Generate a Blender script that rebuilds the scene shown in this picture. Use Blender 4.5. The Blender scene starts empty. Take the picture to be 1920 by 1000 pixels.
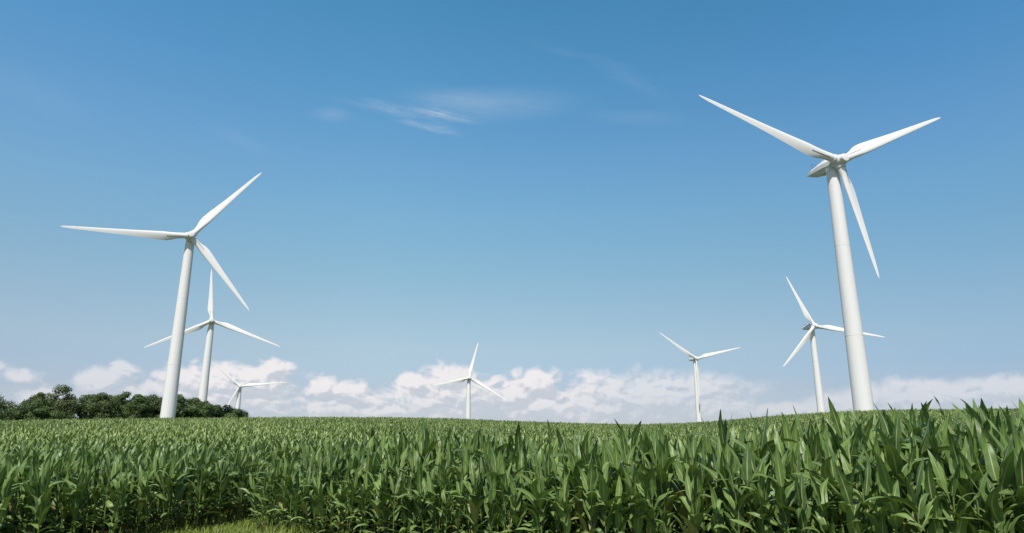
import bpy, math, random
import numpy as np
from mathutils import Vector, Matrix

SC = bpy.context.scene
COL = SC.collection
PI = math.pi
rnd = random.Random(7)
rng = np.random.default_rng(11)

# ------------------------------------------------------------------ camera
F = 1230.0                      # focal length in photo pixels (1920 wide)
ZC = 2.5                        # eye height
PITCH = math.atan2(320.0, F)
cam = bpy.data.cameras.new('camera')
cam.sensor_width = 36.0
cam.lens = 36.0 * F / 1920.0
cam.clip_start = 0.1
cam.clip_end = 20000.0
camo = bpy.data.objects.new('camera', cam)
COL.objects.link(camo)
camo.location = (0, 0, ZC)
camo.rotation_euler = (PI / 2 + PITCH, 0, 0)
SC.camera = camo
EYE = np.array([0, 0, ZC])
FW = np.array([0, math.cos(PITCH), math.sin(PITCH)])
UP = np.array([0, -math.sin(PITCH), math.cos(PITCH)])
RT = np.array([1.0, 0, 0])


def ray(px, py):
    """bearing of a point measured on the photograph"""
    d = FW * F + RT * (px - 960) + UP * (500 - py)
    return d / np.linalg.norm(d)


def azel(px, py):
    d = ray(px, py)
    return math.atan2(d[0], d[1]), math.asin(d[2])


def project(P):
    v = np.asarray(P, float) - EYE
    z = v @ FW
    return 960 + F * (v @ RT) / z, 500 - F * (v @ UP) / z, z


# ------------------------------------------------------------------ helpers
def tag(o, label=None, cat=None, group=None, kind=None):
    if label: o['label'] = label
    if cat: o['category'] = cat
    if group: o['group'] = group
    if kind: o['kind'] = kind
    return o


def empty(name, loc):
    o = bpy.data.objects.new(name, None)
    o.location = loc
    o.empty_display_size = 0.3
    COL.objects.link(o)
    return o


def link(name, me, parent=None):
    o = bpy.data.objects.new(name, me)
    COL.objects.link(o)
    if parent is not None:
        o.parent = parent
    return o


def mesh_np(name, V, Q, mats, attrs=None, mat_idx=None, smooth=True, tris=False):
    """mesh from numpy: V (n,3), Q (m,4) quads (or (m,3))"""
    me = bpy.data.meshes.new(name)
    V = np.ascontiguousarray(V, np.float32)
    Q = np.ascontiguousarray(Q, np.int32)
    k = Q.shape[1]
    me.vertices.add(len(V))
    me.vertices.foreach_set('co', V.ravel())
    me.loops.add(Q.size)
    me.loops.foreach_set('vertex_index', Q.ravel())
    me.polygons.add(len(Q))
    me.polygons.foreach_set('loop_start', np.arange(0, Q.size, k, dtype=np.int32))
    me.polygons.foreach_set('loop_total', np.full(len(Q), k, np.int32))
    for m in mats:
        me.materials.append(m)
    if mat_idx is not None:
        me.polygons.foreach_set('material_index', np.ascontiguousarray(mat_idx, np.int32))
    me.update(calc_edges=True)
    me.polygons.foreach_set('use_smooth', np.full(len(Q), bool(smooth)))
    for nm, arr in (attrs or {}).items():
        a = me.attributes.new(nm, 'FLOAT', 'POINT')
        a.data.foreach_set('value', np.ascontiguousarray(arr, np.float32))
    me.update()
    return me


class MB:
    """collects rings and boxes into one polygon mesh"""
    def __init__(self):
        self.v, self.f = [], []

    def loft(self, rings, cap0=True, cap1=True):
        n = len(rings[0]); b = len(self.v)
        for r in rings:
            self.v += [tuple(p) for p in r]
        for i in range(len(rings) - 1):
            for j in range(n):
                a = b + i * n + j; c = b + i * n + (j + 1) % n
                self.f.append((a, c, c + n, a + n))
        if cap0: self.f.append(tuple(b + j for j in range(n - 1, -1, -1)))
        if cap1: self.f.append(tuple(b + (len(rings) - 1) * n + j for j in range(n)))

    def tube(self, pts, radii, n=12, cap=True):
        rings = []
        pts = [Vector(p) for p in pts]
        ref = None
        for i, p in enumerate(pts):
            d = (pts[min(i + 1, len(pts) - 1)] - pts[max(i - 1, 0)]).normalized()
            if ref is None:
                ref = d.orthogonal().normalized()
            ref = (ref - d * ref.dot(d)).normalized()
            w = d.cross(ref)
            rings.append([p + (ref * math.cos(2 * PI * k / n) + w * math.sin(2 * PI * k / n)) * radii[i] for k in range(n)])
        self.loft(rings, cap, cap)

    def build(self, name, mat, parent=None, smooth=True, auto=None):
        me = bpy.data.meshes.new(name)
        me.from_pydata([tuple(map(float, p)) for p in self.v], [], self.f)
        me.materials.append(mat)
        for p in me.polygons: p.use_smooth = smooth
        me.update()
        o = link(name, me, parent)
        if auto is not None:
            mark_sharp(me, auto)
        return o


def mark_sharp(me, ang):
    me.set_sharp_from_angle(angle=math.radians(ang))


# ------------------------------------------------------------------ materials
class NT:
    def __init__(self, tree):
        self.t = tree; self.t.nodes.clear()

    def n(self, typ, **kw):
        nd = self.t.nodes.new(typ)
        for k, v in kw.items():
            setattr(nd, k, v)
        return nd

    def l(self, a, b):
        self.t.links.new(a, b)

    def put(self, sock, v):
        if isinstance(v, bpy.types.NodeSocket): self.l(v, sock)
        else: sock.default_value = v

    def m(self, op, a, b=0.0, c=None, clamp=False):
        nd = self.n('ShaderNodeMath', operation=op, use_clamp=clamp)
        self.put(nd.inputs[0], a); self.put(nd.inputs[1], b)
        if c is not None: self.put(nd.inputs[2], c)
        return nd.outputs[0]

    def mix(self, fac, a, b, typ='MIX'):
        nd = self.n('ShaderNodeMix', data_type='RGBA', blend_type=typ)
        self.put(nd.inputs[0], fac); self.put(nd.inputs[6], a); self.put(nd.inputs[7], b)
        return nd.outputs[2]

    def sstep(self, x, lo, hi, a=0.0, b=1.0):
        nd = self.n('ShaderNodeMapRange', interpolation_type='SMOOTHSTEP')
        self.put(nd.inputs[0], x)
        for i, v in zip((1, 2, 3, 4), (lo, hi, a, b)): self.put(nd.inputs[i], v)
        return nd.outputs[0]

    def noise(self, vec, scale, detail=4, rough=0.55, dist=0.0, dim='3D'):
        nd = self.n('ShaderNodeTexNoise', noise_dimensions=dim)
        if vec is not None: self.l(vec, nd.inputs['Vector'])
        nd.inputs['Scale'].default_value = scale
        nd.inputs['Detail'].default_value = detail
        nd.inputs['Roughness'].default_value = rough
        nd.inputs['Distortion'].default_value = dist
        return nd.outputs['Fac']


def new_mat(name):
    m = bpy.data.materials.new(name)
    m.use_nodes = True
    return m, NT(m.node_tree)


def principled(t, base, rough=0.5, spec=0.5, normal=None):
    p = t.n('ShaderNodeBsdfPrincipled')
    t.put(p.inputs['Base Color'], base)
    t.put(p.inputs['Roughness'], rough)
    t.put(p.inputs['Specular IOR Level'], spec)
    if normal is not None: t.l(normal, p.inputs['Normal'])
    return p


def out(t, sh):
    o = t.n('ShaderNodeOutputMaterial')
    t.l(sh, o.inputs['Surface'])


def rgb(*c):
    return (c[0], c[1], c[2], 1.0)


def paint_mat(name, col, rough=0.42, dirt=0.06):
    m, t = new_mat(name)
    tc = t.n('ShaderNodeTexCoord')
    mp = t.n('ShaderNodeMapping'); mp.inputs['Scale'].default_value = (0.6, 0.6, 0.08)
    t.l(tc.outputs['Object'], mp.inputs['Vector'])
    n1 = t.noise(mp.outputs[0], 1.0, 5, 0.6)
    f = t.sstep(n1, 0.45, 0.75, 0.0, dirt * 3)
    c = t.mix(f, rgb(*col), rgb(col[0] * .82, col[1] * .81, col[2] * .78))
    p = principled(t, c, rough, 0.4)
    out(t, p.outputs[0])
    return m


M_WHITE = paint_mat('turbine_paint', (0.80, 0.79, 0.77))
M_BLADE = paint_mat('blade_gelcoat', (0.82, 0.81, 0.79), 0.35, 0.03)
M_NAC = paint_mat('nacelle_paint', (0.70, 0.71, 0.71), 0.45, 0.08)
M_DARK = paint_mat('dark_strip', (0.05, 0.052, 0.055), 0.6, 0.02)
M_STEEL = paint_mat('mast_steel', (0.16, 0.18, 0.21), 0.5, 0.05)
M_SEAM = paint_mat('seam_paint', (0.73, 0.73, 0.71), 0.5, 0.05)


def leaf_mat(name, dark, lite, rib, trans, rough=0.40, tfac=0.25, veins=True, far_lit=None):
    m, t = new_mat(name)
    u = t.n('ShaderNodeAttribute', attribute_name='across').outputs['Fac']
    ti = t.n('ShaderNodeAttribute', attribute_name='tint').outputs['Fac']
    al = t.n('ShaderNodeAttribute', attribute_name='along').outputs['Fac']
    geo = t.n('ShaderNodeNewGeometry')
    n1 = t.noise(geo.outputs['Position'], 7.0, 3, 0.6)
    k = t.m('ADD', t.m('MULTIPLY', ti, 0.45 if veins else 0.75), t.m('MULTIPLY', t.m('SUBTRACT', n1, 0.4), 0.6), clamp=True)
    if veins:
        lt = t.n('ShaderNodeAttribute', attribute_name='leaf_tint').outputs['Fac']
        k = t.m('ADD', k, t.m('MULTIPLY', lt, 0.70), clamp=True)
    c = t.mix(k, rgb(*dark), rgb(*lite))
    if far_lit is not None:      # far crop yellower and paler, sunlit tops and leaf sheen put into the colour
        c = t.mix(t.n('ShaderNodeAttribute', attribute_name='far_lit').outputs['Fac'], c, t.mix(k, rgb(*(v * 0.75 for v in far_lit)), rgb(*(v * 1.2 for v in far_lit))))
    if veins:
        s = t.m('SINE', t.m('MULTIPLY', u, 34.0))
        c = t.mix(t.m('MULTIPLY', t.m('ADD', s, 1.0), 0.11), c, rgb(lite[0] * 1.5, lite[1] * 1.4, lite[2] * 1.6))
        au = t.m('ABSOLUTE', u)
        ribf = t.sstep(au, 0.05, 0.14, 0.9, 0.0)
        ribf = t.m('MULTIPLY', ribf, t.sstep(al, 0.5, 0.98, 1.0, 0.15))
        c = t.mix(ribf, c, rgb(*rib))
        # a few tips and margins dried to straw
        dry = t.m('MULTIPLY', t.sstep(al, 0.8, 1.0), t.sstep(ti, 0.80, 0.95))
        c = t.mix(t.m('MULTIPLY', dry, 0.7), c, rgb(0.22, 0.17, 0.07))
        c = t.mix(t.m('MULTIPLY', t.m('GREATER_THAN', lt, 1.5), 0.75), c, rgb(0.30, 0.25, 0.09))      # withered lower leaves
        c = t.mix(t.m('MULTIPLY', geo.outputs['Backfacing'], 0.12), c, rgb(0.17, 0.22, 0.11))          # paler underside
    p = principled(t, c, rough, 0.34)
    tr = t.n('ShaderNodeBsdfTranslucent'); tr.inputs['Color'].default_value = rgb(*trans)
    mx = t.n('ShaderNodeMixShader'); mx.inputs[0].default_value = tfac
    t.l(p.outputs[0], mx.inputs[1]); t.l(tr.outputs[0], mx.inputs[2])
    out(t, mx.outputs[0])
    return m


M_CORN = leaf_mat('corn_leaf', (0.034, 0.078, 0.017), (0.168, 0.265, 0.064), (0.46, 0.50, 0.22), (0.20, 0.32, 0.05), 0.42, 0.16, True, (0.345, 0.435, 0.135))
M_STALK = leaf_mat('corn_stalk', (0.10, 0.16, 0.035), (0.19, 0.25, 0.06), (0.2, 0.2, 0.1), (0.1, 0.16, 0.03), 0.5, 0.1, False)
M_GRASS = leaf_mat('grass_blade', (0.17, 0.24, 0.04), (0.38, 0.46, 0.10), (0.2, 0.2, 0.1), (0.17, 0.27, 0.04), 0.55, 0.3, False)
M_TREE = leaf_mat('tree_leaf', (0.048, 0.076, 0.022), (0.150, 0.180, 0.060), (0.1, 0.1, 0.1), (0.05, 0.085, 0.015), 0.55, 0.18, False)
M_TREE_G = leaf_mat('tree_leaf_green', (0.048, 0.088, 0.024), (0.140, 0.200, 0.062), (0.1, 0.1, 0.1), (0.05, 0.095, 0.015), 0.55, 0.18, False)
m, t = new_mat('bark')
geo = t.n('ShaderNodeNewGeometry')
n1 = t.noise(geo.outputs['Position'], 3.0, 4)
p = principled(t, t.mix(n1, rgb(0.05, 0.04, 0.03), rgb(0.13, 0.105, 0.08)), 0.9, 0.2)
out(t, p.outputs[0]); M_BARK = m

m, t = new_mat('field_soil')
geo = t.n('ShaderNodeNewGeometry')
n1 = t.noise(geo.outputs['Position'], 0.9, 6, 0.65)
n2 = t.noise(geo.outputs['Position'], 14.0, 4, 0.6)
soil = t.mix(n2, rgb(0.028, 0.021, 0.014), rgb(0.070, 0.054, 0.036))
soil = t.mix(t.sstep(n1, 0.5, 0.66, 0.0, 0.7), soil, rgb(0.06, 0.085, 0.025))
gv = t.n('ShaderNodeAttribute', attribute_name='grassy').outputs['Fac']
gcol = t.mix(n2, rgb(0.05, 0.065, 0.02), rgb(0.10, 0.125, 0.04))
soil = t.mix(gv, soil, gcol)
bp = t.n('ShaderNodeBump'); bp.inputs['Strength'].default_value = 0.6; bp.inputs['Distance'].default_value = 0.05
t.l(n2, bp.inputs['Height'])
p = principled(t, soil, 0.95, 0.15, bp.outputs[0])
out(t, p.outputs[0]); M_SOIL = m

# ------------------------------------------------------------------ terrain
CREST_PX = [(-400, 795), (0, 789), (150, 786), (300, 784), (450, 783), (600, 782), (760, 783), (850, 785), (920, 788), (1000, 791),
            (1100, 794), (1200, 796), (1290, 793), (1350, 789), (1450, 780), (1550, 773), (1650, 769),
            (1750, 768), (1920, 766), (2300, 770)]
CA = np.array([azel(*p)[0] for p in CREST_PX])
CT = np.array([math.tan(azel(*p)[1]) for p in CREST_PX])
RC = 150.0
HC = 1.92


def smooth01(x):
    x = np.clip(x, 0, 1)
    return x * x * (3 - 2 * x)


def ground(x, y):
    x = np.asarray(x, float); y = np.asarray(y, float)
    r = np.hypot(x, y); az = np.arctan2(x, y)
    zc = ZC + RC * np.interp(az, CA, CT) - HC
    t = r / RC
    s1 = np.minimum(t, 1) ** 1.5
    d = t - 1
    s2 = np.maximum(1 + 1.5 * d - 8 * d * d, 0.45)
    s2 = np.where(d > 0.3, 0.45, s2)
    s = np.where(t < 1, s1, s2)
    fade = np.where(t > 3, np.clip(1 - (t - 3) / 6, 0, 1), 1)
    front = smooth01((np.pi * 0.75 - np.abs(az)) / (np.pi * 0.25))
    z = zc * s * fade * front
    # the nearer block stands on a low rise to the right of the camera
    z = z + 0.46 * np.exp(-(((x - 10) / 8.0) ** 2 + ((y - 13) / 5.0) ** 2))
    return z


# field boundary: the grassy corner lies in front of both edges
RA = np.array([7.5, 7.3]); RB = np.array([-6.1, 16.5])      # near block, front edge
SB = np.array([-7.2, 19.6])                                  # near block, short side edge RB -> SB
LA = np.array([-10.3, 12.8]); LB = np.array([-7.0, 19.3])   # left block edge
RD = (RB - RA) / np.linalg.norm(RB - RA)


def side(x, y, A, B, gp=(-7.5, 14.5)):
    d = (B - A) / np.linalg.norm(B - A)
    v = (x - A[0]) * -d[1] + (y - A[1]) * d[0]
    return v * (1.0 if (gp[0] - A[0]) * -d[1] + (gp[1] - A[1]) * d[0] > 0 else -1.0)


def grass_dist(x, y):
    """> 0 inside the grassy corner (metres from the nearest corn edge)"""
    return np.minimum(side(x, y, LA, LB), np.maximum(side(x, y, RA, RB), side(x, y, RB, SB)))


na = 240
rings = np.concatenate([[0.01], np.linspace(1, 40, 60), np.geomspace(41.5, 300, 80), np.geomspace(315, 9000, 30)])
aa = np.linspace(-PI, PI, na, endpoint=False)
rr, A2 = np.meshgrid(rings, aa, indexing='ij')
gx, gy = (rr * np.sin(A2)).ravel(), (rr * np.cos(A2)).ravel()
gz = ground(gx, gy)
i, j = np.meshgrid(np.arange(len(rings) - 1), np.arange(na), indexing='ij')
a = i * na + j; b = i * na + (j + 1) % na
Q = np.stack([a, b, b + na, a + na], -1).reshape(-1, 4)[:, ::-1]
gd = grass_dist(gx, gy)
grassy = np.clip(gd / 0.6 + 0.3, 0, 1)
grassy = np.where(np.hypot(gx, gy) > 175, 1.0, grassy)
me = mesh_np('ground', np.stack([gx, gy, gz], 1), Q, [M_SOIL], {'grassy': grassy})
tag(link('ground', me), kind='structure')


# ------------------------------------------------------------------ corn
def leaf_strip(L, W, th0, th1, pw, az, z0, r0, ns, nx, roll, drift, wave, kink=None, rs=None):
    """one maize blade: (verts, quads, across, along)"""
    s = np.linspace(0, 1, ns + 1)
    th = th0 + (th1 - th0) * s ** pw
    if kink is not None:
        th = th + np.where(s > kink, 1.1, 0.0)
    ds = L / ns
    rad = r0 + np.concatenate([[0], np.cumsum(np.sin(th[:-1]) * ds)])
    zz = z0 + np.concatenate([[0], np.cumsum(np.cos(th[:-1]) * ds)])
    azs = az + drift * s ** 1.5
    w = W * np.minimum(1, 0.40 + 2.4 * s) * np.clip(1 - s ** 2.3, 0, 1) ** 0.9
    w[-1] = 0.002
    cx, cy = np.cos(azs), np.sin(azs)
    mid = np.stack([rad * cx, rad * cy, zz], 1)
    tang = np.stack([np.sin(th) * cx, np.sin(th) * cy, np.cos(th)], 1)
    side = np.stack([-cy, cx, np.zeros_like(cx)], 1)
    nrm = np.cross(side, tang)      # upper (inner) face
    nrm *= -1 if nrm[0][2] < 0 and th0 > 0.3 else 1
    ro = roll * s
    sd = side * np.cos(ro)[:, None] + nrm * np.sin(ro)[:, None]
    nn = nrm * np.cos(ro)[:, None] - side * np.sin(ro)[:, None]
    us = np.linspace(-1, 1, nx + 1)
    fold = 0.38 * (1 - 0.75 * s)
    V = np.zeros((ns + 1, nx + 1, 3))
    for k, u in enumerate(us):
        lift = np.abs(u) * fold * w * 0.5
        wv = wave[0] * np.sin(2 * PI * wave[1] * s + wave[2] + (0 if u > 0 else 1.9)) * (abs(u) ** 1.5) * np.clip(s * 4, 0, 1) * (w / W)
        V[:, k] = mid + sd * (u * w * 0.5)[:, None] + nn * (lift + wv)[:, None]
    ii, jj = np.meshgrid(np.arange(ns), np.arange(nx), indexing='ij')
    a = ii * (nx + 1) + jj
    Q = np.stack([a, a + 1, a + nx + 2, a + nx + 1], -1).reshape(-1, 4)
    ac = np.tile(us, (ns + 1, 1)).ravel()
    al = np.repeat(s, nx + 1)
    return V.reshape(-1, 3), Q, ac, al


def corn_proto(seed, lod):
    """returns (stalk arrays, leaf arrays) for a plant about 2.2 m tall standing at the origin"""
    r = random.Random(seed)
    H = r.uniform(1.55, 1.75)                    # height of the stalk up to the whorl
    n = {0: 14, 1: 13, 2: 9}[lod]
    ns, nx = {0: (12, 4), 1: (6, 2), 2: (3, 2)}[lod]
    plane = r.uniform(0, 2 * PI)
    LV, LQ, LA_, LL, LT = [], [], [], [], []
    base = 0
    z0s = np.linspace(0.34 if lod < 2 else 0.85, H, n)
    for k in range(n):
        f = (z0s[k] - 0.28) / (H - 0.28)          # 0 low .. 1 top
        az = plane + (PI if k % 2 else 0) + r.gauss(0, 0.55)
        if f > 0.86:
            az = plane + k * 2.4 + r.gauss(0, 0.3)
            th0 = r.uniform(0.04, 0.20); th1 = th0 + r.uniform(0.10, 0.65)
            L = r.uniform(0.50, 0.74); W = r.uniform(0.11, 0.15); pw = r.uniform(1.2, 2.2)
            if lod > 0: th1 += r.uniform(0.2, 1.0)
        elif f > 0.40:
            th0 = r.uniform(0.15, 0.60); th1 = r.uniform(1.2, 2.7)
            L = r.uniform(0.50, 0.78); W = r.uniform(0.14, 0.185); pw = r.uniform(1.3, 3.2)
            if r.random() < 0.30: th1 = th0 + r.uniform(0.1, 0.6)
        else:
            th0 = r.uniform(0.45, 1.0); th1 = r.uniform(1.7, 2.9)
            L = r.uniform(0.35, 0.62); W = r.uniform(0.09, 0.14); pw = r.uniform(1.0, 1.9)
        kink = r.uniform(0.5, 0.75) if (f < 0.8 and r.random() < 0.16) else None
        wave = (r.uniform(0.006, 0.018), r.uniform(2.0, 4.0), r.uniform(0, 6))
        if lod == 2: W *= 1.25
        v, q, ac, al = leaf_strip(L, W, th0, th1, pw, az, z0s[k], 0.012, ns, nx, r.gauss(0, 0.55), r.gauss(0, 0.45), wave, kink)
        LV.append(v); LQ.append(q + base); LA_.append(ac); LL.append(al); base += len(v)
        LT.append(np.full(len(v), 2.0 if (f < 0.45 and r.random() < 0.13) else r.uniform(-0.5, 1.0)))
    leaf = (np.concatenate(LV), np.concatenate(LQ), np.concatenate(LA_), np.concatenate(LL), np.concatenate(LT))
    m = {0: 8, 1: 5, 2: 3}[lod]
    nz = {0: 14, 1: 4, 2: 1}[lod]
    V = []
    lx, ly = r.gauss(0, 0.02), r.gauss(0, 0.02)
    for k in range(nz + 1):
        f = k / nz
        rad = 0.0165 * (1 - 0.45 * f) * (1.12 if (lod == 0 and k % 2) else 1.0)
        for j in range(m):
            an = 2 * PI * j / m
            V.append((lx * f * f + rad * math.cos(an), ly * f * f + rad * math.sin(an), -0.05 + f * (H + 0.05)))
    ii, jj = np.meshgrid(np.arange(nz), np.arange(m), indexing='ij')
    a = ii * m + jj; b = ii * m + (jj + 1) % m
    Q = np.stack([a, b, b + m, a + m], -1).reshape(-1, 4)
    V = np.array(V)
    return (V, Q, np.full(len(V), 0.5), np.zeros(len(V)), np.zeros(len(V))), leaf


P0 = [corn_proto(100 + k, 0) for k in range(10)]
P1 = [corn_proto(200 + k, 1) for k in range(8)]
P2 = [corn_proto(300 + k, 2) for k in range(8)]

# rows run parallel to the near block's edge
nrmR = np.array([-RD[1], RD[0]])
if grass_dist(*(RA + nrmR * 2 + RD * 6)) > 0: nrmR = -nrmR
pts = []


def rows(v0, v1, dv, du, rmin, rmax, azmax):
    v = np.arange(v0, v1, dv)
    u = np.arange(-190, 190, du)
    Vg, Ug = np.meshgrid(v, u, indexing='ij')
    Vg = Vg + rng.normal(0, 0.04, Vg.shape); Ug = Ug + rng.normal(0, du * 0.28, Ug.shape)
    x = RA[0] + RD[0] * Ug + nrmR[0] * Vg; y = RA[1] + RD[1] * Ug + nrmR[1] * Vg
    r = np.hypot(x, y); az = np.abs(np.arctan2(x, y))
    ok = (r >= rmin) & (r < rmax) & (az < azmax) & (grass_dist(x, y) < -0.05) & (y > 1.0)
    return np.stack([x[ok], y[ok]], 1)


near = rows(-60, 60, 0.74, 0.215, 3.0, 30, math.radians(58))
midp = rows(-60, 200, 0.76, 0.22, 30, 60, math.radians(46))
farp = rows(-160, 200, 0.76, 0.30, 60, 168, math.radians(45))


def plant_set(xy):
    n = len(xy)
    z = ground(xy[:, 0], xy[:, 1])
    sc = rng.normal(1.0, 0.09, n).clip(0.75, 1.15)
    eR = -np.maximum(side(xy[:, 0], xy[:, 1], RA, RB), side(xy[:, 0], xy[:, 1], RB, SB))
    block = np.where(eR > 0, np.exp(-(np.maximum(eR - 3.5, 0) / 2.5) ** 2), 0) * (xy[:, 1] < 22)
    sc = sc * (0.81 + 0.19 * np.maximum(block, np.exp(-(((xy[:, 0] - 8) / 9.0) ** 2 + ((xy[:, 1] - 12) / 6.0) ** 2))))      # tallest on the rise at the right
    r_ = np.hypot(xy[:, 0], xy[:, 1])
    far_lit = (smooth01((r_ - 21) / 26) * (1 - block) * 0.95 * np.interp(xy[:, 0] / np.maximum(xy[:, 1], 1), [-0.8, 0.2, 0.5], [1.0, 0.72, 0.85]) * rng.uniform(0.55, 1.15, n)
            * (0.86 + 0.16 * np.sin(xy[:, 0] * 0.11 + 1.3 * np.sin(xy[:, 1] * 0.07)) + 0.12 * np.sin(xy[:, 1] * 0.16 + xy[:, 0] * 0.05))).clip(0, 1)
    return dict(xy=xy, z=z, s=sc, a=rng.uniform(0, 2 * PI, n), far_lit=far_lit, lx=rng.normal(0, 0.07, n), ly=rng.normal(0, 0.07, n),
                tint=rng.uniform(0, 1, n), k=rng.integers(0, 1000, n))


NEAR = plant_set(near)
# stunted plants on the outermost rows of the near block, most of all at its corner by the grass
nx_, ny_ = NEAR['xy'][:, 0], NEAR['xy'][:, 1]
eR = -np.maximum(side(nx_, ny_, RA, RB), side(nx_, ny_, RB, SB)); eL = -side(nx_, ny_, LA, LB)
low_ = np.interp(nx_, [-7, 6], [0.66, 0.80])
NEAR['s'] *= np.where((eR > -0.1) & (eR < 1.3), low_, np.where((eR > -0.1) & (eR < 2.9), low_ * 0.45 + 0.55, 1.0))
NEAR['s'] *= np.where((eL > -0.1) & (eL < 1.5) & (nx_ < -8), 0.92, 1.0)


def in_view(xy, z):
    P = np.stack([xy[:, 0], xy[:, 1], z + 1.7], 1) - EYE
    d = P @ FW
    px = 960 + F * (P @ RT) / d; py = 500 - F * (P @ UP) / d
    return (d > 0) & (px > -60) & (px < 1980) & (py < 1040)


vis = in_view(NEAR['xy'], NEAR['z'])
dist = np.hypot(NEAR['xy'][:, 0], NEAR['xy'][:, 1])
order = np.argsort(np.where(vis, dist, 1e6))
single = np.zeros(len(dist), bool)
single[order[:300]] = True

# --- the 300 that show largest: each a plant of its own
stalk_me, leaf_me = [], []
for k, (st, lf) in enumerate(P0):
    stalk_me.append([mesh_np('stalk', st[0], st[1], [M_STALK], {'across': st[2], 'along': st[3], 'tint': np.full(len(st[0]), tt)}) for tt in (0.35,)])
    leaf_me.append([mesh_np('leaves', lf[0], lf[1], [M_CORN], {'across': lf[2], 'along': lf[3], 'leaf_tint': lf[4], 'tint': np.full(len(lf[0]), tt)}) for tt in (0.1, 0.45, 0.85)])
proto_objs = {}
GROUPS = [
    ('tall broad leaved corn plant in the closest rows near the right edge', 'corn plants in the closest rows by the right edge'),
    ('tall broad leaved corn plant in the close rows below the small turbine right of centre', 'corn plants in the closest rows right of centre'),
    ('mid green corn plant in the near block beside the grass strip', 'corn plants of the near block by the grass'),
]
for i in np.nonzero(single)[0]:
    x, y = NEAR['xy'][i]
    px = project((x, y, NEAR['z'][i] + 1.7))[0]
    g = 0 if px > 1500 else (1 if px > 1050 else 2)
    kk = int(NEAR['k'][i]) % 10; tt = int(NEAR['k'][i] // 10) % 3
    if (kk, tt) not in proto_objs:
        root = empty('corn_plant', (0, 0, 0))
        a_ = link('stalk', stalk_me[kk][0], root); b_ = link('leaves', leaf_me[kk][tt], root)
        proto_objs[(kk, tt)] = (root, a_, b_)
    else:
        r0, a0, b0 = proto_objs[(kk, tt)]
        root = r0.copy(); COL.objects.link(root)
        for ch in (a0, b0):
            c = ch.copy(); COL.objects.link(c); c.parent = root
    root.location = (x, y, NEAR['z'][i])
    root.rotation_euler = (NEAR['lx'][i], NEAR['ly'][i], NEAR['a'][i])
    s = NEAR['s'][i]; root.scale = (s * 1.26, s * 1.26, s)
    tag(root, GROUPS[g][0], 'corn plant', GROUPS[g][1])


# --- the rest of the field: one mass
class Acc:
    def __init__(self):
        self.V, self.Q, self.A, self.L, self.T, self.M, self.P, self.LT = [], [], [], [], [], [], [], []; self.n = 0

    def add(self, part, S, idx, mat):
        v, q, ac, al, lt = part
        n = len(idx)
        if n == 0: return
        c, s = np.cos(S['a'][idx]), np.sin(S['a'][idx])
        sc = S['s'][idx]
        wid = np.interp(np.hypot(S['xy'][idx, 0], S['xy'][idx, 1]), [20, 45], [1.26, 1.1])
        X = (v[None, :, 0] * c[:, None] - v[None, :, 1] * s[:, None]) * sc[:, None] * wid[:, None]
        Y = (v[None, :, 0] * s[:, None] + v[None, :, 1] * c[:, None]) * sc[:, None] * wid[:, None]
        Z = np.repeat((v[None, :, 2]), n, 0) * sc[:, None]
        X = X + S['lx'][idx][:, None] * Z + S['xy'][idx, 0][:, None]
        Y = Y + S['ly'][idx][:, None] * Z + S['xy'][idx, 1][:, None]
        Z = Z + S['z'][idx][:, None]
        nv = len(v)
        self.V.append(np.stack([X, Y, Z], -1).reshape(-1, 3).astype(np.float32))
        self.Q.append((q[None] + (np.arange(n) * nv)[:, None, None] + self.n).reshape(-1, 4).astype(np.int32))
        self.A.append(np.tile(ac, n)); self.L.append(np.tile(al, n)); self.T.append(np.repeat(S['tint'][idx], nv))
        self.M.append(np.full(n * len(q), mat, np.int32)); self.P.append(np.repeat(S['far_lit'][idx], nv)); self.LT.append(np.tile(lt, n))
        self.n += n * nv


acc = Acc()


def scatter(S, protos, mask=None):
    n = len(S['xy'])
    k = S['k'] % len(protos)
    for j, (st, lf) in enumerate(protos):
        idx = np.nonzero((k == j) & (mask if mask is not None else np.ones(n, bool)))[0]
        acc.add(lf, S, idx, 0)
        acc.add(st, S, idx, 1)


scatter(NEAR, P0, (~single) & (dist < 23))
scatter(NEAR, P1, (~single) & (dist >= 23))
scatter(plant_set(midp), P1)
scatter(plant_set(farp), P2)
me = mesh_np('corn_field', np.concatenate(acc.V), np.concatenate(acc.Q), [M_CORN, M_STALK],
             {'across': np.concatenate(acc.A), 'along': np.concatenate(acc.L), 'tint': np.concatenate(acc.T), 'far_lit': np.concatenate(acc.P), 'leaf_tint': np.concatenate(acc.LT)}, np.concatenate(acc.M))
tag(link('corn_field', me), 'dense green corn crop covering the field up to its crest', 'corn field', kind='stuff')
print('corn', len(near), len(midp), len(farp), 'verts', acc.n)

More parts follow.
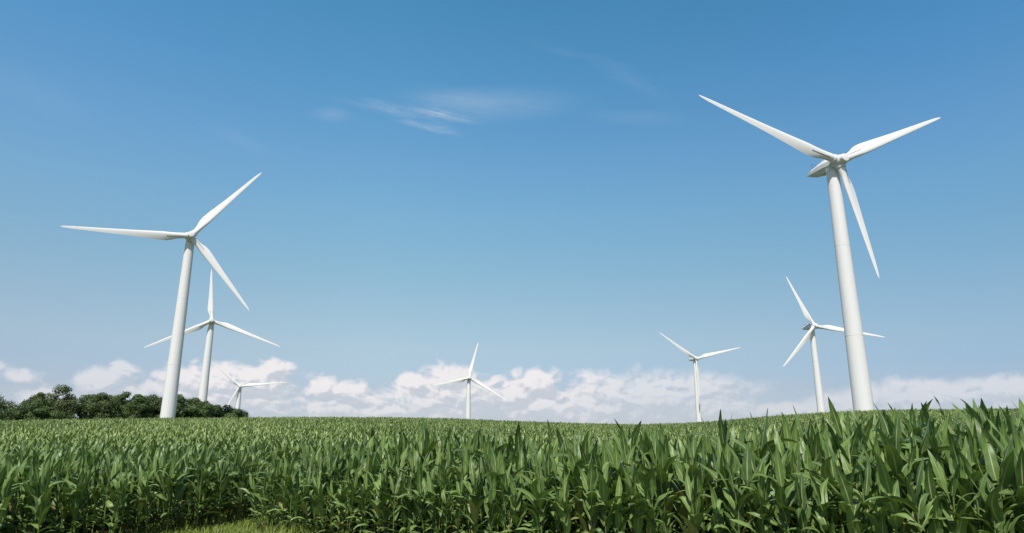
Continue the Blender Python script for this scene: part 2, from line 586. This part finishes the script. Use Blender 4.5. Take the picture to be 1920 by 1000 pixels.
# ------------------------------------------------------------------ grass strip
def blades(n, xs, ys, h, w, lean):
    xy = np.stack([rng.uniform(*xs, n), rng.uniform(*ys, n)], 1)
    gd = grass_dist(xy[:, 0], xy[:, 1])
    rr_ = np.hypot(xy[:, 0], xy[:, 1])
    ok = (gd > -1.6) & (rng.uniform(0, 1, n) < np.where(gd < 0, 0.45, 1.0)) & (rr_ > 1.5)
    xy = xy[ok]; gd = gd[ok]; n = len(xy)
    # tufts: heights follow a coarse random field
    cell = (np.floor(xy[:, 0] / 0.35).astype(int) * 7919 + np.floor(xy[:, 1] / 0.35).astype(int) * 104729) % 997
    hh = h * (0.5 + 0.9 * (cell / 997.0)) * rng.uniform(0.6, 1.3, n) * np.where(gd < 0.7, 1.7, 1.0) * np.where((gd < 1.0) & (cell > 780), 1.7, 1.0)
    az = rng.uniform(0, 2 * PI, n); ln = np.abs(rng.normal(lean, 0.25, n))
    z = ground(xy[:, 0], xy[:, 1])
    d = np.stack([np.cos(az), np.sin(az), np.zeros(n)], 1)
    sd = np.stack([-np.sin(az), np.cos(az), np.zeros(n)], 1)
    P = np.stack([xy[:, 0], xy[:, 1], z - 0.01], 1)
    rowsV = []
    for s, ww in ((0, 1.0), (0.5, 0.8), (1.0, 0.08)):
        c = P + d * (hh * ln * s ** 1.6)[:, None] + np.array([0, 0, 1.0]) * (hh * s * (1 - 0.25 * s * ln))[:, None]
        rowsV.append(c - sd * (w * ww * 0.5)); rowsV.append(c + sd * (w * ww * 0.5))
    V = np.stack(rowsV, 1).reshape(-1, 3)
    b = np.arange(n)[:, None] * 6
    Q = np.concatenate([b + np.array([0, 1, 3, 2]), b + np.array([2, 3, 5, 4])], 0)
    tint = np.repeat(np.clip(rng.normal(0.5, 0.25, n) + (cell / 997.0 - 0.5) * 0.4, 0, 1), 6)
    return V, Q, tint


V1, Q1, T1 = blades(110000, (-16, 2), (9, 24.5), 0.115, 0.012, 0.8)
V2, Q2, T2 = blades(26000, (-14, 7), (0.5, 9), 0.15, 0.012, 0.7)
V = np.concatenate([V1, V2]); Q = np.concatenate([Q1, Q2 + len(V1)]); T = np.concatenate([T1, T2])
me = mesh_np('grass', V, Q, [M_GRASS], {'tint': T, 'across': np.full(len(V), .5), 'along': np.zeros(len(V))})
tag(link('grass', me), 'light green grass growing at the edge of the corn', 'grass', kind='stuff')


# ------------------------------------------------------------------ wind turbines
def blade_meshes(a, b, L, root_r, parent):
    """a: rotor axis towards the wind, b: unit vector to the tip, L: length"""
    c = np.cross(a, b); c /= np.linalg.norm(c)
    st = np.array([0.035, 0.05, 0.07, 0.10, 0.13, 0.16, 0.19, 0.22, 0.26, 0.32, 0.4, 0.5, 0.6, 0.7, 0.8, 0.87, 0.92, 0.955, 0.98, 0.993, 1.0])
    ch = np.interp(st, [0.035, 0.06, 0.12, 0.17, 0.21, 0.25, 0.32, 0.5, 0.7, 0.86, 0.93, 0.97, 0.99, 1.0],
                   [2 * root_r, 2 * root_r, 2.7, 3.55, 3.9, 3.85, 3.45, 2.55, 1.85, 1.30, 1.02, 0.72, 0.42, 0.08])
    tc = np.interp(st, [0.035, 0.06, 0.12, 0.2, 0.35, 0.6, 1.0], [1.0, 1.0, 0.72, 0.42, 0.28, 0.2, 0.16])
    tw = np.radians(np.interp(st, [0.035, 0.1, 0.2, 0.35, 0.6, 1.0], [13, 13, 10, 6, 2, 0]))
    bl = np.clip((st - 0.05) / 0.13, 0, 1); bl = bl * bl * (3 - 2 * bl)
    n = 24
    an = np.linspace(0, 2 * PI, n, endpoint=False)
    mb = MB(); rings = []
    ctr = []
    for k, s in enumerate(st):
        xc = (1 - np.cos(an)) / 2                 # 0 leading .. 1 trailing
        up_ = np.sin(an) >= 0
        yt = 5 * (0.2969 * np.sqrt(xc) - 0.126 * xc - 0.3516 * xc ** 2 + 0.2843 * xc ** 3 - 0.1036 * xc ** 4)
        ya = np.where(up_, yt, -yt * 0.72) * tc[k]
        yc = np.sin(an) * 0.5 * tc[k]
        xx = xc - (0.5 * (1 - bl[k]) + 0.30 * bl[k])
        yy = yc * (1 - bl[k]) + ya * bl[k]
        cd = math.cos(tw[k]) * c - math.sin(tw[k]) * a
        nd = -(math.sin(tw[k]) * c + math.cos(tw[k]) * a)     # suction side faces downwind
        P = b * (s * L)
        ctr.append((P, cd, nd, ch[k], tc[k], bl[k]))
        rings.append([P + cd * (xx[q] * ch[k]) + nd * (yy[q] * ch[k]) for q in range(n)])
    mb.loft(rings)
    bo = mb.build('blade', M_BLADE, parent, auto=50)
    # dark root strip along the trailing half of the upwind face
    sm = MB(); rg = []
    for s in np.linspace(0.075, 0.20, 8):
        i = np.searchsorted(st, s) - 1; w = (s - st[i]) / (st[i + 1] - st[i])
        def I(q): return ctr[i][q] * (1 - w) + ctr[i + 1][q] * w
        P, cd, nd, cc, tt, bb = (I(q) for q in range(6))
        xoff = 0.16 * cc
        surf = -0.5 * tt * cc * (0.86 - 0.30 * bb)
        o = P + cd * xoff
        hgt = 0.12
        rg.append([o + cd * -0.10 + nd * (surf + 0.25), o + cd * 0.10 + nd * (surf + 0.25), o + cd * 0.16 + nd * (surf - hgt), o + cd * 0.02 + nd * (surf - hgt)])
    sm.loft(rg)
    sm.build('root_strip', M_DARK, bo, smooth=False)
    return bo


def ring_pts(ctr, e1, e2, r, n, e1s=1.0, e2s=1.0):
    return [ctr + (e1 * math.cos(2 * PI * k / n) * e1s + e2 * math.sin(2 * PI * k / n) * e2s) * r for k in range(n)]


def turbine(hub_px, tips_px, dist_m, yaw, label, base_w_px, top_w_px, detail=True, tilt=5.0, nac=1.0):
    yaw = math.radians(yaw); tl = math.radians(tilt)
    H = EYE + ray(*hub_px) * dist_m
    a = np.array([math.sin(yaw) * math.cos(tl), -math.cos(yaw) * math.cos(tl), math.sin(tl)])
    fl = np.array([math.sin(yaw), -math.cos(yaw), 0.0])
    T = H - a * 3.1                       # above the tower axis
    tz = T[2] - 2.0                       # tower top
    gz = float(ground(T[0], T[1])) - 0.3
    root = empty('wind_turbine', (T[0], T[1], gz))
    tag(root, label, 'wind turbine', 'wind turbines on the cornfield')
    O = np.array([T[0], T[1], gz])
    depth = project((T[0], T[1], gz))[2]; deptht = project((T[0], T[1], tz))[2]
    rb = base_w_px / F * depth / 2; rt_ = top_w_px / F * deptht / 2
    ht = tz - gz
    X, Y, Z = np.eye(3)
    mb = MB()
    mb.loft([ring_pts(Z * (ht * f), X, Y, rb + (rt_ - rb) * f ** 1.05, 48) for f in np.linspace(0, 1, 14)])
    tw = mb.build('tower', M_WHITE, root, auto=40)
    if detail:
        for f in (0.36, 0.70):
            r_ = rb + (rt_ - rb) * f ** 1.05 + 0.02
            mb = MB(); mb.loft([ring_pts(Z * (ht * f - 0.09), X, Y, r_, 48), ring_pts(Z * (ht * f + 0.09), X, Y, r_, 48)])
            mb.build('flange', M_SEAM, tw, auto=40)
    mb = MB(); mb.loft([ring_pts(Z * (ht + 0.002), X, Y, rt_ * 1.04, 40), ring_pts(Z * (ht + 0.5), X, Y, rt_ * 1.04, 40)])
    mb.build('yaw_ring', M_NAC, root, auto=40)
    # nacelle: faceted body tapering to a raked tail
    s_ = np.cross(Z, a); s_ /= np.linalg.norm(s_)
    u_ = np.cross(a, s_)
    hub = H - O
    def sec(back, w, top, bot, ch_=0.55):
        c0 = hub - fl * back
        hw = w / 2
        prof = [(hw * ch_, top), (hw, top * 0.45), (hw, bot * 0.25), (hw * 0.62, bot), (-hw * 0.62, bot), (-hw, bot * 0.25), (-hw, top * 0.45), (-hw * ch_, top)]
        return [c0 + s_ * x * nac + Z * z for x, z in prof]
    mb = MB()
    mb.loft([sec(1.6, 2.9, 1.45, -1.45), sec(2.0, 3.6, 1.9, -1.9), sec(4.4, 3.9, 2.05, -1.75), sec(7.2, 3.8, 1.95, -1.6), sec(10.6, 3.1, 1.45, -0.95), sec(12.3, 2.4, 0.95, -0.3), sec(12.8, 2.0, 0.7, 0.1)])
    no = mb.build('nacelle', M_NAC, root, smooth=False)
    mb = MB()
    mb.loft([sec(3.4, 2.0, 2.50, 1.9, 0.8), sec(4.0, 2.4, 2.62, 1.9, 0.8), sec(6.4, 2.2, 2.30, 1.7, 0.8), sec(6.9, 1.9, 1.95, 1.6, 0.8)])
    mb.build('roof_hatch', M_WHITE, no, smooth=False)
    mb = MB()
    for sx in (-0.7, 0.7):
        q = hub - fl * 10.2 + s_ * sx * nac + u_ * 1.3
        mb.tube([q, q + u_ * 1.9], [0.07, 0.06], 6)
        mb.tube([q + u_ * 1.85 - a * 0.5, q + u_ * 1.85 + a * 0.45], [0.06, 0.06], 6)
    q = hub - fl * 10.2 + u_ * 2.25
    mb.tube([q - s_ * 0.7 * nac, q + s_ * 0.7 * nac], [0.06, 0.06], 6)
    mb.build('weather_mast', M_STEEL, no, smooth=False)
    # hub with three collars
    tips = []
    for t_px in tips_px:
        d = ray(*t_px); k = ((H - EYE) @ a) / (d @ a)
        tips.append(EYE + d * k - H)
    mb = MB()
    prof = [(-1.75, 1.7), (-1.5, 1.95), (-0.6, 2.1), (0.5, 2.0), (1.3, 1.7), (1.8, 1.35)]
    mb.loft([ring_pts(hub + a * z, s_, u_, r, 32) for z, r in prof])
    for tp in tips:
        b = tp / np.linalg.norm(tp)
        e1 = np.cross(a, b); e1 /= np.linalg.norm(e1)
        mb.loft([ring_pts(hub + b * z, e1, a, r, 28) for z, r in ((0.3, 1.5), (2.05, 1.5), (2.25, 1.44), (2.3, 1.30))])
    ho = mb.build('hub', M_NAC, root, auto=35)
    mb = MB()
    mb.loft([ring_pts(hub + a * z, s_, u_, r, 32) for z, r in ((1.6, 1.38), (2.55, 1.34), (2.8, 1.2), (2.88, 0.95))])
    mb.build('hub_cap', M_WHITE, ho, auto=35)
    for tp in tips:
        L = float(np.linalg.norm(tp)); b = tp / L
        bo = blade_meshes(a, b, L, 1.22, root)
        bo.location = hub
    print(label[:30], 'H', H.round(0), 'tower', round(ht, 1), 'r', round(rb, 2), round(rt_, 2), 'blades', [round(float(np.linalg.norm(q)), 1) for q in tips])
    return root


turbine((1573, 303), [(1310, 178), (1764, 221), (1648, 522)], 226, 16, 'largest white wind turbine, on the right, grey nacelle seen from the side', 37, 22)
turbine((358, 443), [(113, 424), (491, 324), (467, 583)], 325, 28, 'large white wind turbine on the left, standing in front of the tree line', 27, 15.5)
turbine((397, 602), [(269, 652), (397, 505), (526, 651)], 520, 26, 'white wind turbine partly behind the large left turbine, one blade pointing straight up', 18.5, 10.5)
turbine((450, 725), [(399, 679), (541, 717), (412, 782)], 860, 24, 'small distant white wind turbine rising from behind the rightmost trees', 11, 7)
turbine((880, 709), [(812, 723), (897, 642), (951, 752)], 720, 14, 'small white wind turbine alone near the middle, in front of the brightest clouds', 11.5, 6.5)
turbine((1306, 673), [(1236, 623), (1389, 652), (1311, 760)], 680, 18, 'small white wind turbine right of centre, one blade hanging straight down its tower', 11.5, 6.5)
turbine((1527, 612), [(1474, 518), (1660, 633), (1468, 688)], 505, 12, 'white wind turbine whose right blade passes behind the largest tower', 15.5, 9)


# ------------------------------------------------------------------ trees
def tree(px, top_y, w_px, dist_m, label, mat, seed, lean=0.0, base_y=790, n_leaf=28000, shape='round', name='broadleaf_tree'):
    r = np.random.default_rng(seed)
    d = ray(px, base_y); k = dist_m / math.hypot(d[0], d[1])
    x, y = d[0] * k, d[1] * k
    gz = float(ground(x, y))
    dt = ray(px, top_y); zt = ZC + dt[2] / math.hypot(dt[0], dt[1]) * dist_m + 0.5
    H = zt - gz
    W = 1.30 * w_px / F * project((x, y, gz))[2]
    root = empty(name, (x, y, gz))
    tag(root, label, 'tree', 'trees along the field edge')
    # trunk with limbs
    tr = MB()
    h0 = H * 0.3
    tr.tube([(0, 0, -0.3), (0.05, 0, h0 * 0.5), (0.1 + lean * .1, 0.05, h0), (lean * .3, 0.1, H * 0.62)], [0.42, 0.33, 0.27, 0.1], 9)
    limbs = []
    for q in range(8):
        an = q * 2.4 + r.uniform(-.3, .3); zz = H * r.uniform(0.2, 0.5)
        e = (math.cos(an) * W * r.uniform(.25, .42) + lean * .3, math.sin(an) * W * r.uniform(.25, .42), zz + H * r.uniform(.12, .3))
        m_ = (e[0] * .5, e[1] * .5, (zz + e[2]) * .5 - 0.2)
        tr.tube([(0.05, 0, zz), m_, e], [0.16, 0.1, 0.04], 6)
    tr.build('trunk', M_BARK, root)
    # crown: leaf sprays on the shells of many clumps
    nl = 34
    cl = []
    while len(cl) < nl:
        v = r.normal(size=3); v /= np.linalg.norm(v)
        rad = r.uniform(0.1, 1.15) ** 0.45
        zc = 0.56 + v[2] * 0.40 * rad
        wz = math.sqrt(max(0.22, 1 - ((zc - 0.50) / 0.60) ** 2))
        if shape == 'tall': wz *= 0.75 + 0.35 * (1 - zc)
        if shape == 'lean': pass
        cx = v[0] * rad * 0.40 * W * wz; cy = v[1] * rad * 0.40 * W * wz
        if shape == 'lean': cx += (zc - 0.5) * lean
        cl.append((cx, cy, zc * H, r.uniform(0.09, 0.19) * max(W, H * 0.75)))
    cl = np.array(cl)
    top = cl[:, 2] + cl[:, 3] * 0.8
    cl[:, 2] *= np.clip(H / top.max(), 0.8, 1.25)
    low = rng.uniform(0, 1, 10)
    for q in range(30):     # skirts that close the crown near the ground
        an = q * 0.9 + r.uniform(0, .5)
        cl = np.vstack([cl, [math.cos(an) * W * .44, math.sin(an) * W * .33, H * r.uniform(0.02, .42), 0.15 * W]])
    pick = r.choice(len(cl), n_leaf, p=cl[:, 3] ** 2 / (cl[:, 3] ** 2).sum())
    v = r.normal(size=(n_leaf, 3)); v /= np.linalg.norm(v, axis=1)[:, None]
    rad = r.uniform(0.35, 1.0, n_leaf) ** 0.5 * (1 + 0.12 * r.normal(size=n_leaf))
    C = cl[pick, :3] + v * (cl[pick, 3] * rad)[:, None] * np.array([1, 1, 0.78])
    C[:, 2] = np.maximum(C[:, 2], 0.25)
    nrm = v + r.normal(0, 0.42, (n_leaf, 3)) + np.array([0, 0, 0.25]); nrm /= np.linalg.norm(nrm, axis=1)[:, None]
    t1 = np.cross(nrm, r.normal(size=(n_leaf, 3))); t1 /= np.linalg.norm(t1, axis=1)[:, None]
    t2 = np.cross(nrm, t1)
    sz = r.uniform(0.15, 0.38, n_leaf)[:, None] * (dist_m / 280.0)
    V = np.stack([C - t1 * sz, C - t2 * sz * 0.55, C + t1 * sz, C + t2 * sz * 0.55], 1).reshape(-1, 3)
    Q = np.arange(n_leaf * 4).reshape(-1, 4)
    tint = np.repeat(np.clip((r.uniform(0, 1, len(cl))[pick]) * 0.6 + r.uniform(0, .4, n_leaf), 0, 1), 4)
    me = mesh_np('crown', V, Q, [mat], {'tint': tint, 'across': np.full(len(V), .5), 'along': np.zeros(len(V))}, smooth=False)
    link('crown', me, root)


TREES = [
    (-14, 741, 82, 330, 'dark tree cut off by the left edge of the picture', M_TREE, 0, 'round'),
    (28, 756, 74, 318, 'low dark green tree second from the left edge', M_TREE_G, 0, 'round'),
    (64, 737, 44, 330, 'slim dark tree with a small round top beside the tallest tree', M_TREE, 0, 'tall'),
    (80, 752, 56, 312, 'bushy green tree low in front of the tallest tree', M_TREE_G, 0, 'round'),
    (106, 723, 63, 322, 'tallest olive green tree, steep on its right side beside a bright gap', M_TREE, 3.5, 'lean'),
    (166, 740, 50, 330, 'rounded dark tree just right of the bright gap in the tree line', M_TREE_G, 0, 'round'),
    (190, 737, 56, 318, 'olive brown tinged tree in the middle of the tree line', M_TREE, 0, 'round'),
    (222, 735, 48, 334, 'fresh green tree with the highest top between the gap and the large turbine', M_TREE_G, 0, 'round'),
    (250, 740, 46, 322, 'dark green tree between the fresh green tree and the large turbine', M_TREE_G, 0, 'round'),
    (282, 740, 46, 330, 'olive tree touching the left side of the large turbine tower', M_TREE, 0, 'round'),
    (312, 742, 44, 340, 'tree mostly hidden behind the large turbine tower', M_TREE, 0, 'round'),
    (342, 741, 48, 322, 'dark rounded tree touching the right side of the large turbine tower', M_TREE_G, 0, 'round'),
    (378, 753, 46, 316, 'lower green tree in front of the second turbine tower', M_TREE_G, 0, 'round'),
    (400, 760, 34, 322, 'small bushy tree between the second turbine tower and the last tree', M_TREE, 0, 'round'),
    (206, 742, 50, 352, 'dark tree top filling the dip behind the olive brown tinged tree', M_TREE_G, 0, 'round'),
    (266, 744, 50, 350, 'dark tree top filling the dip left of the olive tree by the tower', M_TREE, 0, 'round'),
    (358, 747, 48, 350, 'dark tree seen between the large turbine tower and the second turbine tower', M_TREE, 0, 'round'),
    (44, 750, 50, 348, 'dark tree behind the low second tree near the left edge', M_TREE, 0, 'round'),
    (433, 761, 50, 318, 'last and lowest tree at the right end of the tree line', M_TREE_G, 0, 'round'),
]
for k, (px, ty, w, dm, lb, mt, ln, sh) in enumerate(TREES):
    tree(px, ty, w, dm + 30, lb, mt, 50 + k, ln, shape=sh)

# ------------------------------------------------------------------ light and sky
SUN_EL = math.radians(57)
sdir = np.array([-0.22, -0.97]); sdir /= np.linalg.norm(sdir)
sv = Vector((sdir[0] * math.cos(SUN_EL), sdir[1] * math.cos(SUN_EL), math.sin(SUN_EL)))
sun = bpy.data.lights.new('sun', 'SUN')
sun.energy = 4.9; sun.angle = math.radians(0.53); sun.color = (1.0, 0.955, 0.89)
so = bpy.data.objects.new('sun', sun); COL.objects.link(so)
so.rotation_euler = sv.to_track_quat('Z', 'Y').to_euler()
so.location = (0, 0, 60)

world = bpy.data.worlds.new('World'); SC.world = world
world.use_nodes = True
t = NT(world.node_tree)
sky = t.n('ShaderNodeTexSky', sky_type='NISHITA', sun_disc=False)
sky.sun_elevation = SUN_EL
sky.sun_rotation = math.atan2(sdir[0], sdir[1])
sky.altitude = 200; sky.air_density = 1.0; sky.dust_density = 0.6; sky.ozone_density = 1.0
tc = t.n('ShaderNodeTexCoord')
D = tc.outputs['Generated']
sep = t.n('ShaderNodeSeparateXYZ'); t.l(D, sep.inputs[0])
az = t.m('ARCTAN2', sep.outputs[0], sep.outputs[1])
el = t.m('ARCSINE', sep.outputs[2])
cmb = t.n('ShaderNodeCombineXYZ'); t.l(az, cmb.inputs[0]); t.l(el, cmb.inputs[1])
UV = cmb.outputs[0]


def vmath(op, a, b):
    nd = t.n('ShaderNodeVectorMath', operation=op)
    t.put(nd.inputs[0], a); t.put(nd.inputs[1], b)
    return nd


def warp(vec, scale, amt, stretch=(1, 1, 1), detail=4, rough=0.6):
    mp = vmath('MULTIPLY', vec, stretch).outputs[0]
    nd = t.n('ShaderNodeTexNoise'); t.l(mp, nd.inputs['Vector'])
    nd.inputs['Scale'].default_value = scale; nd.inputs['Detail'].default_value = detail; nd.inputs['Roughness'].default_value = rough
    c = vmath('SUBTRACT', nd.outputs['Color'], (0.5, 0.5, 0.5)).outputs[0]
    return vmath('ADD', vec, vmath('MULTIPLY', c, (amt[0], amt[1], 0)).outputs[0]).outputs[0]


def ellipse(vec, cx, cy, rx, ry, rot=0.0):
    """1 at the centre, 0 on the rim (given in photo pixels, held as bearing and height)"""
    a0, e0 = azel(cx, cy)
    a1 = azel(cx + rx, cy)[0] - a0; e1 = abs(azel(cx, cy - ry)[1] - e0)
    v = vmath('SUBTRACT', vec, (a0, e0, 0)).outputs[0]
    if rot:
        nd = t.n('ShaderNodeVectorRotate', rotation_type='Z_AXIS'); t.l(v, nd.inputs[0]); nd.inputs['Angle'].default_value = math.radians(rot)
        v = nd.outputs[0]
    v = vmath('MULTIPLY', v, (1 / a1, 1 / e1, 0)).outputs[0]
    L = t.n('ShaderNodeVectorMath', operation='LENGTH'); t.l(v, L.inputs[0])
    return t.m('SUBTRACT', 1.0, L.outputs['Value'])


# cumulus bank low over the horizon: (x, y, rx, ry, bias)
CUM = [(1215, 750, 230, 52, .3), (1750, 754, 260, 36, .2), (850, 740, 115, 46, .12), (435, 720, 130, 38, .05), (-20, 690, 45, 22, -.25), (40, 705, 62, 20, -.2), (60, 745, 110, 26, -.35),
       (180, 716, 62, 30, 0), (228, 702, 45, 20, -.05), (250, 745, 120, 40, -.3),
       (345, 712, 62, 30, .05), (300, 735, 60, 24, .0), (460, 706, 70, 26, .15), (515, 696, 52, 20, .1), (425, 722, 60, 26, .1), (470, 750, 140, 36, -.2),
       (605, 732, 36, 24, .25), (648, 740, 60, 24, .1), (690, 748, 45, 16, 0), (620, 770, 120, 24, -.2),
       (775, 718, 36, 20, .3), (845, 710, 62, 28, .3), (800, 752, 110, 40, .05), (870, 748, 60, 34, .1), (720, 768, 80, 22, .0),
       (1005, 716, 52, 28, .3), (965, 742, 44, 26, .3), (1015, 766, 80, 26, .1),
       (1220, 742, 185, 44, .25), (1140, 770, 140, 34, .1), (1335, 758, 95, 34, .0), (1250, 716, 60, 12, .1),
       (1700, 742, 170, 30, .05), (1890, 728, 160, 28, .05), (1600, 758, 130, 26, -.05), (1790, 760, 200, 26, -.1), (1480, 770, 120, 22, -.2)]


def cloud_field(vec):
    w = warp(vec, 26.0, (0.035, 0.030), detail=2)
    w = warp(w, 85.0, (0.012, 0.012), detail=5, rough=0.65)
    acc_ = None
    for cx, cy, rx, ry, bi in CUM:
        e = ellipse(w, cx, cy, rx * 1.15, ry * 1.25)
        if bi: e = t.m('ADD', e, bi) if bi < 0 else t.m('MULTIPLY', e, 1 + bi)
        if acc_ is None: acc_ = e
        else:
            acc_ = t.m('MAXIMUM', acc_, e)
    return acc_


cf = cloud_field(UV)
lit = cloud_field(vmath('ADD', UV, (-0.006, 0.010, 0)).outputs[0])
fb = t.noise(vmath('MULTIPLY', UV, (1, 1.6, 1)).outputs[0], 30.0, 8, 0.58, 0.4)
fb2 = t.noise(vmath('MULTIPLY', vmath('ADD', UV, (-0.004, 0.005, 0)).outputs[0], (1, 1.6, 1)).outputs[0], 30.0, 8, 0.58, 0.4)
den = t.m('ADD', cf, t.m('MULTIPLY', t.m('SUBTRACT', fb, 0.52), t.sstep(az, 0.06, 0.2, 1.5, 0.42)))
alpha = t.sstep(den, -0.06, t.sstep(az, 0.06, 0.2, 0.54, 0.54))
base_fade = t.sstep(el, math.radians(1.4), math.radians(4.6), 0.55, 1.0)     # bases dissolve into the air near the horizon
alpha = t.m('MULTIPLY', t.m('MULTIPLY', alpha, base_fade), t.m('MULTIPLY', t.sstep(az, 0.06, 0.2, 1.0, 0.62), t.sstep(az, -0.54, -0.43, 0.62, 1.0)))
top = t.m('ADD', t.m('SUBTRACT', cf, lit), t.m('MULTIPLY', t.m('SUBTRACT', fb, fb2), 2.2))
shade = t.sstep(t.m('ADD', top, t.m('MULTIPLY', t.m('SUBTRACT', fb, 0.5), 0.5)), -0.26, 0.34)
c_shadow = rgb(0.59, 0.615, 0.675); c_lit = rgb(0.90, 0.86, 0.87)
ccol = t.mix(shade, c_shadow, c_lit)

# thin cirrus higher up
wv = warp(UV, 9.0, (0.05, 0.02), (0.5, 1.5, 1), 3)
wv = warp(wv, 60.0, (0.03, 0.008), (0.4, 1.6, 1), 5, 0.65)
CIR = [(748, 207, 150, 18, 2, .36), (833, 215, 90, 13, 7, .50), (778, 233, 75, 9, 9, .34), (828, 240, 55, 15, 8, .26), (918, 196, 230, 46, 0, .26), (870, 184, 110, 24, 0, .14),
       (620, 217, 55, 20, 0, .20), (1180, 150, 120, 26, 28, .08), (1060, 95, 110, 14, 14, .08), (1190, 222, 140, 20, 6, .10), (450, 265, 90, 26, 15, .08), (60, 170, 190, 50, 12, .06)]
rotn = t.n('ShaderNodeVectorRotate', rotation_type='Z_AXIS'); t.l(UV, rotn.inputs[0]); rotn.inputs['Angle'].default_value = math.radians(7)
fil = t.noise(vmath('MULTIPLY', rotn.outputs[0], (1.0, 9.0, 1)).outputs[0], 12.0, 9, 0.70, 0.8)
fstr = t.sstep(fil, 0.32, 0.70, 0.15, 1.25)
ca = None
for cx, cy, rx, ry, ro, st_ in CIR:
    e = t.m('MULTIPLY', t.sstep(ellipse(wv, cx, cy, rx, ry, ro), 0.0, 1.0), st_)
    if ry < 20: e = t.m('MULTIPLY', e, fstr)
    ca = e if ca is None else t.m('ADD', ca, e)
ca = t.m('MULTIPLY', ca, t.sstep(fil, 0.25, 0.75, 0.35, 0.62), clamp=True)

SKY_STRENGTH = 0.10
# clear sky: Nishita, tinted by height to the photographed air
ramp = t.n('ShaderNodeValToRGB')
t.l(t.m('DIVIDE', el, math.radians(90), clamp=True), ramp.inputs[0])
TS = 2.0


def fill_ramp(nd, stops):
    cr = nd.color_ramp
    while len(cr.elements) < len(stops): cr.elements.new(0.5)
    for e, (ps, c) in zip(cr.elements, stops):
        e.position = ps
    for e, (ps, c) in zip(cr.elements, stops):
        e.position = ps; e.color = rgb(*(v / TS for v in c))


fill_ramp(ramp, [(e_ / 90.0, c_) for e_, c_ in (
    (0.0, (0.74, 0.86, 1.25)), (1.7, (0.77, 0.86, 1.18)), (3.7, (0.82, 0.85, 1.02)), (7.5, (1.15, 1.12, 1.06)), (10.9, (1.24, 1.30, 1.16)),
    (14.3, (1.25, 1.47, 1.29)), (18.9, (1.26, 1.675, 1.53)), (23.4, (1.18, 1.75, 1.72)), (29.9, (0.94, 1.775, 1.84)), (36.0, (0.776, 1.742, 1.81)),
    (48.0, (0.85, 1.3, 1.3)), (65.0, (1.0, 1.1, 1.05)), (90.0, (1.0, 1.05, 1.0)))])
aramp = t.n('ShaderNodeValToRGB')
t.l(t.m('MULTIPLY_ADD', az, 1.0 / math.radians(120), 0.5, clamp=True), aramp.inputs[0])
fill_ramp(aramp, [(0.5 + a_ / 120.0, c_) for a_, c_ in ((-60, (.9, .9, .92)), (-38, (.97, .96, 1.0)), (-12, (1, 1, 1)), (21, (.86, .89, .93)), (36, (.77, .85, .94)), (60, (.75, .83, .88)))])
tint = t.mix(1.0, ramp.outputs[0], aramp.outputs[0], 'MULTIPLY')
tint = vmath('MULTIPLY', tint, (TS * TS, TS * TS, TS * TS)).outputs[0]
tint = t.mix(t.sstep(t.m('ABSOLUTE', az), math.radians(60), math.radians(95)), tint, rgb(1, 1, 1))
base = vmath('MULTIPLY', sky.outputs[0], tint).outputs[0]
K = 1.0 / SKY_STRENGTH


def scaled(c):
    nd = vmath('MULTIPLY', c, (K, K, K)); return nd.outputs[0]


hz = t.m('MULTIPLY', t.sstep(el, math.radians(6.0), math.radians(1.6)), t.sstep(fb, 0.25, 0.7, 0.25, 0.62))
base = t.mix(hz, base, scaled((0.58, 0.605, 0.65)))
base = t.mix(t.m('MULTIPLY', alpha, 0.93), base, scaled(ccol))
base = t.mix(ca, base, scaled(rgb(0.72, 0.76, 0.83)[:3]))
bg = t.n('ShaderNodeBackground'); t.l(base, bg.inputs[0]); bg.inputs[1].default_value = SKY_STRENGTH
wo = t.n('ShaderNodeOutputWorld'); t.l(bg.outputs[0], wo.inputs[0])

SC.view_settings.view_transform = 'Standard'
SC.view_settings.look = 'None'
SC.view_settings.exposure = 0.0
SC.view_settings.gamma = 1.0
SC.render.resolution_x = 1024; SC.render.resolution_y = 533
